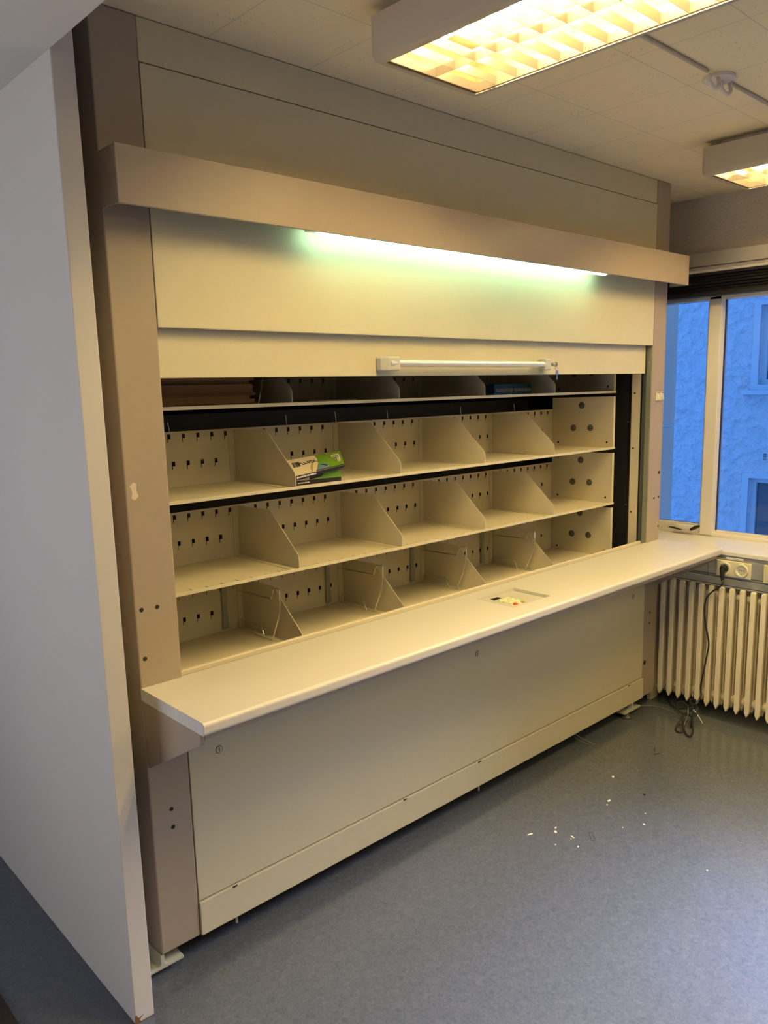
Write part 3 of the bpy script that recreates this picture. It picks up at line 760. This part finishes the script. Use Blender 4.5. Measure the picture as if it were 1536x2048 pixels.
# switch cut by the picture edge
sw = thing('wall_switch', 'yellowed wall switch at the right edge, beside the double socket', 'switch', (2.86, -.60, .612))
obj('switch_plate', bx(2.853, 2.868, -.635, -.546, .612, .702), m_yplastic, sw, bevel=.004, segs=3)
obj('switch_rocker', bx(2.849, 2.853, -.620, -.561, .627, .687), m_plastic, sw, bevel=.002)

# plug and cord
pc = thing('power_cord', 'black power cord with plug running from the socket to a coil on the floor', 'power cord', (2.80, -.32, FL))
bm = B(); tube(bm, [(2.8555, -.352, .6565), (2.838, -.352, .6565), (2.832, -.352, .6565)], [.0185, .0185, .015], 20)
obj('plug', bm, m_rubber, pc, smooth=True)
bm = B(); tube(bm, [(2.836, -.352, .662), (2.830, -.352, .645), (2.826, -.355, .620), (2.823, -.357, .598)], [.013, .0125, .009, .006], 12)
obj('plug_grip', bm, m_rubber, pc, smooth=True)
zc0 = FL + .006
cord = smooth_path([(2.823, -.357, .605), (2.815, -.362, .585), (2.812, -.345, .560), (2.812, -.318, .540), (2.812, -.287, .500), (2.812, -.277, .440), (2.812, -.286, .360), (2.812, -.302, .290), (2.812, -.308, .250), (2.808, -.303, .190), (2.80, -.293, .100), (2.796, -.284, .02), (2.785, -.292, -.020), (2.755, -.300, -.030), (2.722, -.300, -.052)], 8)
obj('cord', tube(B(), cord, .0042, 8), m_rubber, pc, smooth=True)
coils = [
 [(2.688,-.278,-.082),(2.662,-.259,-.107),(2.628,-.256,-.135),(2.595,-.257,-.156),(2.578,-.267,-.160),(2.568,-.283,-.160),(2.575,-.295,-.158),(2.59,-.3,-.151),(2.62,-.281,-.133),(2.648,-.264,-.117),(2.665,-.268,-.102),(2.69,-.282,-.079)],
 [(2.67,-.282,-.094),(2.635,-.287,-.12),(2.602,-.296,-.142),(2.578,-.315,-.155),(2.56,-.34,-.160),(2.562,-.354,-.157),(2.583,-.354,-.139),(2.615,-.334,-.121),(2.645,-.319,-.103),(2.675,-.311,-.082)],
 [(2.70,-.27,-.070),(2.730,-.223,-.064),(2.73,-.198,-.071),(2.715,-.198,-.083),(2.698,-.21,-.094),(2.678,-.24,-.101),(2.66,-.282,-.100)],
 [(2.738,-.257,-.048),(2.745,-.264,-.04),(2.738,-.286,-.039),(2.725,-.296,-.047),(2.718,-.286,-.055),(2.728,-.265,-.054),(2.738,-.257,-.048)],
 [(2.715,-.266,-.063),(2.713,-.291,-.058),(2.7,-.319,-.06),(2.68,-.327,-.073),(2.663,-.323,-.088),(2.66,-.3,-.097),(2.68,-.279,-.087)],
 [(2.69,-.270,-.074),(2.705,-.300,-.066),(2.69,-.316,-.078),(2.672,-.306,-.092),(2.665,-.285,-.096),(2.69,-.272,-.070)],
 [(2.72,-.28,-.055),(2.70,-.29,-.075),(2.68,-.30,-.100),(2.665,-.305,-.125),(2.66,-.305,-.160)],
]
for pts in coils: obj('cord_coil', tube(B(), smooth_path(pts, 5), .0048, 8), m_rubber, pc, smooth=True)
obj('cord', tube(B(), smooth_path([(2.70,-.28,-.085),(2.745,-.235,-.10),(2.81,-.155,-.145),(2.87,-.085,-.159),(2.90,-.06,-.160)], 6), .0042, 8), m_rubber, pc, smooth=True)
obj('cable_tie', tube(B(), smooth_path([(2.690,-.300,-.070),(2.678,-.322,-.081),(2.663,-.346,-.092),(2.640,-.375,-.108)], 6), .0013, 6), m_white, pc, smooth=True)
tag(obj('thin_cable', tube(B(), smooth_path([(2.74, .040, FL+.003), (2.765, .005, FL+.003), (2.793, -.032, FL+.003), (2.799, -.088, FL+.003), (2.783, -.14, FL+.003), (2.770, -.180, FL+.003)], 6), .0022, 6), m_grey_wire, smooth=True), 'thin grey cable on the floor from the coil to the machine', 'cable')
tag(obj('hanging_wire', tube(B(), smooth_path([(2.085, .028, -.082), (2.09, .026, -.10), (2.115, -.005, -.13), (2.148, -.045, -.155), (2.158, -.058, FL+.002)], 6), .0017, 6), m_grey_wire, smooth=True), 'pale wire hanging under the kick plate, right strand', 'wire', 'wires hanging under the machine')
tag(obj('hanging_wire', tube(B(), smooth_path([(2.075, .028, -.082), (2.08, .026, -.10), (2.10, .01, -.135), (2.135, -.035, -.160), (2.150, -.055, FL+.002)], 6), .0012, 6), m_grey_wire, smooth=True), 'pale wire hanging under the kick plate, left strand', 'wire', 'wires hanging under the machine')

# ------------------------------------------------------------------ litter on the floor
def scrap(x, y, l, w, a, label, m=m_scrap, name='paper_scrap'):
    bm = B(); ca, sa = math.cos(a), math.sin(a)
    pts = [(-l/2, -w/2), (l*.3, -w*.45), (l/2, w*.1), (l*.35, w/2), (-l*.4, w*.4)]
    prism(bm, [(x+p*ca-q*sa, y+p*sa+q*ca) for p, q in pts], 'z', FL+.0002, FL+.0022)
    tag(obj(name, bm, m), label, 'litter', 'paper scraps on the floor')
scrap(1.289, -.316, .026, .007, -.35, 'longest white paper sliver on the floor, leftmost of the litter')
scrap(1.375, -.377, .016, .010, .8, 'triangular white paper scrap right of the longest sliver')
scrap(1.400, -.360, .012, .005, .0, 'thin white paper strip beside the triangular scrap')
scrap(1.392, -.446, .018, .005, 1.3, 'upright white paper strip in the middle of the litter')
scrap(1.376, -.450, .006, .004, .3, 'tiny white crumb touching the upright strip')
scrap(1.933, -.296, .016, .010, .4, 'white paper crumb on the floor nearest the hanging wires')
scrap(1.735, -.398, .018, .010, -.2, 'bright white paper crumb above its tiny neighbour on the floor')
scrap(1.700, -.410, .008, .005, .3, 'tiny white crumb just below the bright crumb')
scrap(1.671, -.598, .011, .008, .9, 'small yellowish crumb on the open floor')
scrap(1.35, -.50, .009, .005, .2, 'small white crumb on the floor below the litter')
scrap(1.75, -.56, .006, .004, .2, 'tiny white crumb right of the black speck')
scrap(1.30, -.43, .006, .004, .2, 'tiny white crumb below the triangular scrap')
scrap(1.59, -.55, .005, .004, .2, 'tiny white crumb left of the yellowish crumb')
scrap(1.55, -.92, .006, .005, .2, 'tiny white crumb alone far right on the lit floor')
scrap(1.888, -.476, .013, .007, .9, 'small black speck lying on the open floor', m_black, 'black_speck')
tag(obj('paper_clip', tube(B(), smooth_path([(1.470, -.470, FL+.002), (1.440, -.500, FL+.002), (1.425, -.515, FL+.002), (1.437, -.522, FL+.002), (1.462, -.500, FL+.002), (1.478, -.483, FL+.002), (1.470, -.476, FL+.0025)], 5), .0008, 6), m_grey_wire, smooth=True), 'small bent paper clip lying on the floor right of the litter', 'paper clip')
tag(obj('wire_offcut', tube(B(), [(2.292, -.305, FL+.002), (2.33, -.285, FL+.002)], .0012, 6), m_black), 'dark wire offcut on the floor, upper of the two', 'litter')
tag(obj('wire_offcut', tube(B(), [(2.262, -.318, FL+.002), (2.29, -.330, FL+.002)], .0015, 6), m_black), 'dark wire offcut on the floor, lower of the two', 'litter')
tag(obj('door_mat', bx(-1.5, -.521, .0, 1.2, FL, FL+.010), m_mat), 'dark brown mat edge at the bottom left corner', 'mat')

# ------------------------------------------------------------------ outside
bd = thing('neighbouring_building', 'neighbouring rendered building seen through the window', 'building', (8.2, -1, -3))
def bpart(name, bm, m, parent=None, **k): return obj(name, bm, m, parent or bd, **k)
XB = 8.0
wins = [(1.659-1.75, 1.650, 1.541, 2.399), (1.698-1.75, 1.690, -1.2, .502)]
bm = B(); sheet(bm, 'x', XB, .25, (-8, 9), (-3, 7), [(a, b, c, d) for a, b, c, d in wins])
bpart('stucco_wall', bm, m_stucco)
for (a, b, c, d) in wins:
    fr = B(); t = .055
    sheet(fr, 'x', XB+.06, .08, (a, b), (c, d), [(a+t, b-t, c+t, d-t)])
    f = bpart('window', fr, m_outframe, bevel=.004)
    child('pane', bx(XB+.10, XB+.11, a+t, b-t, c+t, d-t), m_outglass, f)
    sheet(bm2 := B(), 'x', XB-.02, .03, (a-.07, b+.075), (c-.06, d+.05), [(a, b, c, d)])
    child('surround', bm2, m_outframe, f, bevel=.004)
    child('ledge', bx(XB-.09, XB+.01, a-.12, b+.15, c-.105, c-.06), m_outframe, f, bevel=.004)
vn = bpart('vent_grille', bx(XB-.012, XB+.01, 1.40, 1.565, .70, .795), m_outframe)
for r_ in range(5):
    for c_ in range(2):
        child('vent_slot', bx(XB-.014, XB-.011, 1.505-c_*.055, 1.545-c_*.055, .712+r_*.016, .719+r_*.016), m_dark, vn)
dp = thing('facade_panel', 'narrow grey-blue clad pier seen through the left casement beside the machine', 'pier', (5.17, 1.8, -3))
obj('cladding', bx(5.0, 5.06, 1.092, 2.6, -3, 1.235), m_outpier, dp, bevel=.003)
obj('cladding', bx(5.0, 5.06, 1.092, 2.6, 1.245, 6), m_outpier, dp, bevel=.003)
tag(obj('outdoor_ground', bx(3.6, 30, -20, 20, -3.1, -3.0), m_stucco), 'ground outside between the buildings', 'ground', kind='structure')

# ------------------------------------------------------------------ lift the draft onto z = 0
for o in list(S.objects):
    if o.parent is None: o.location.z += LIFT
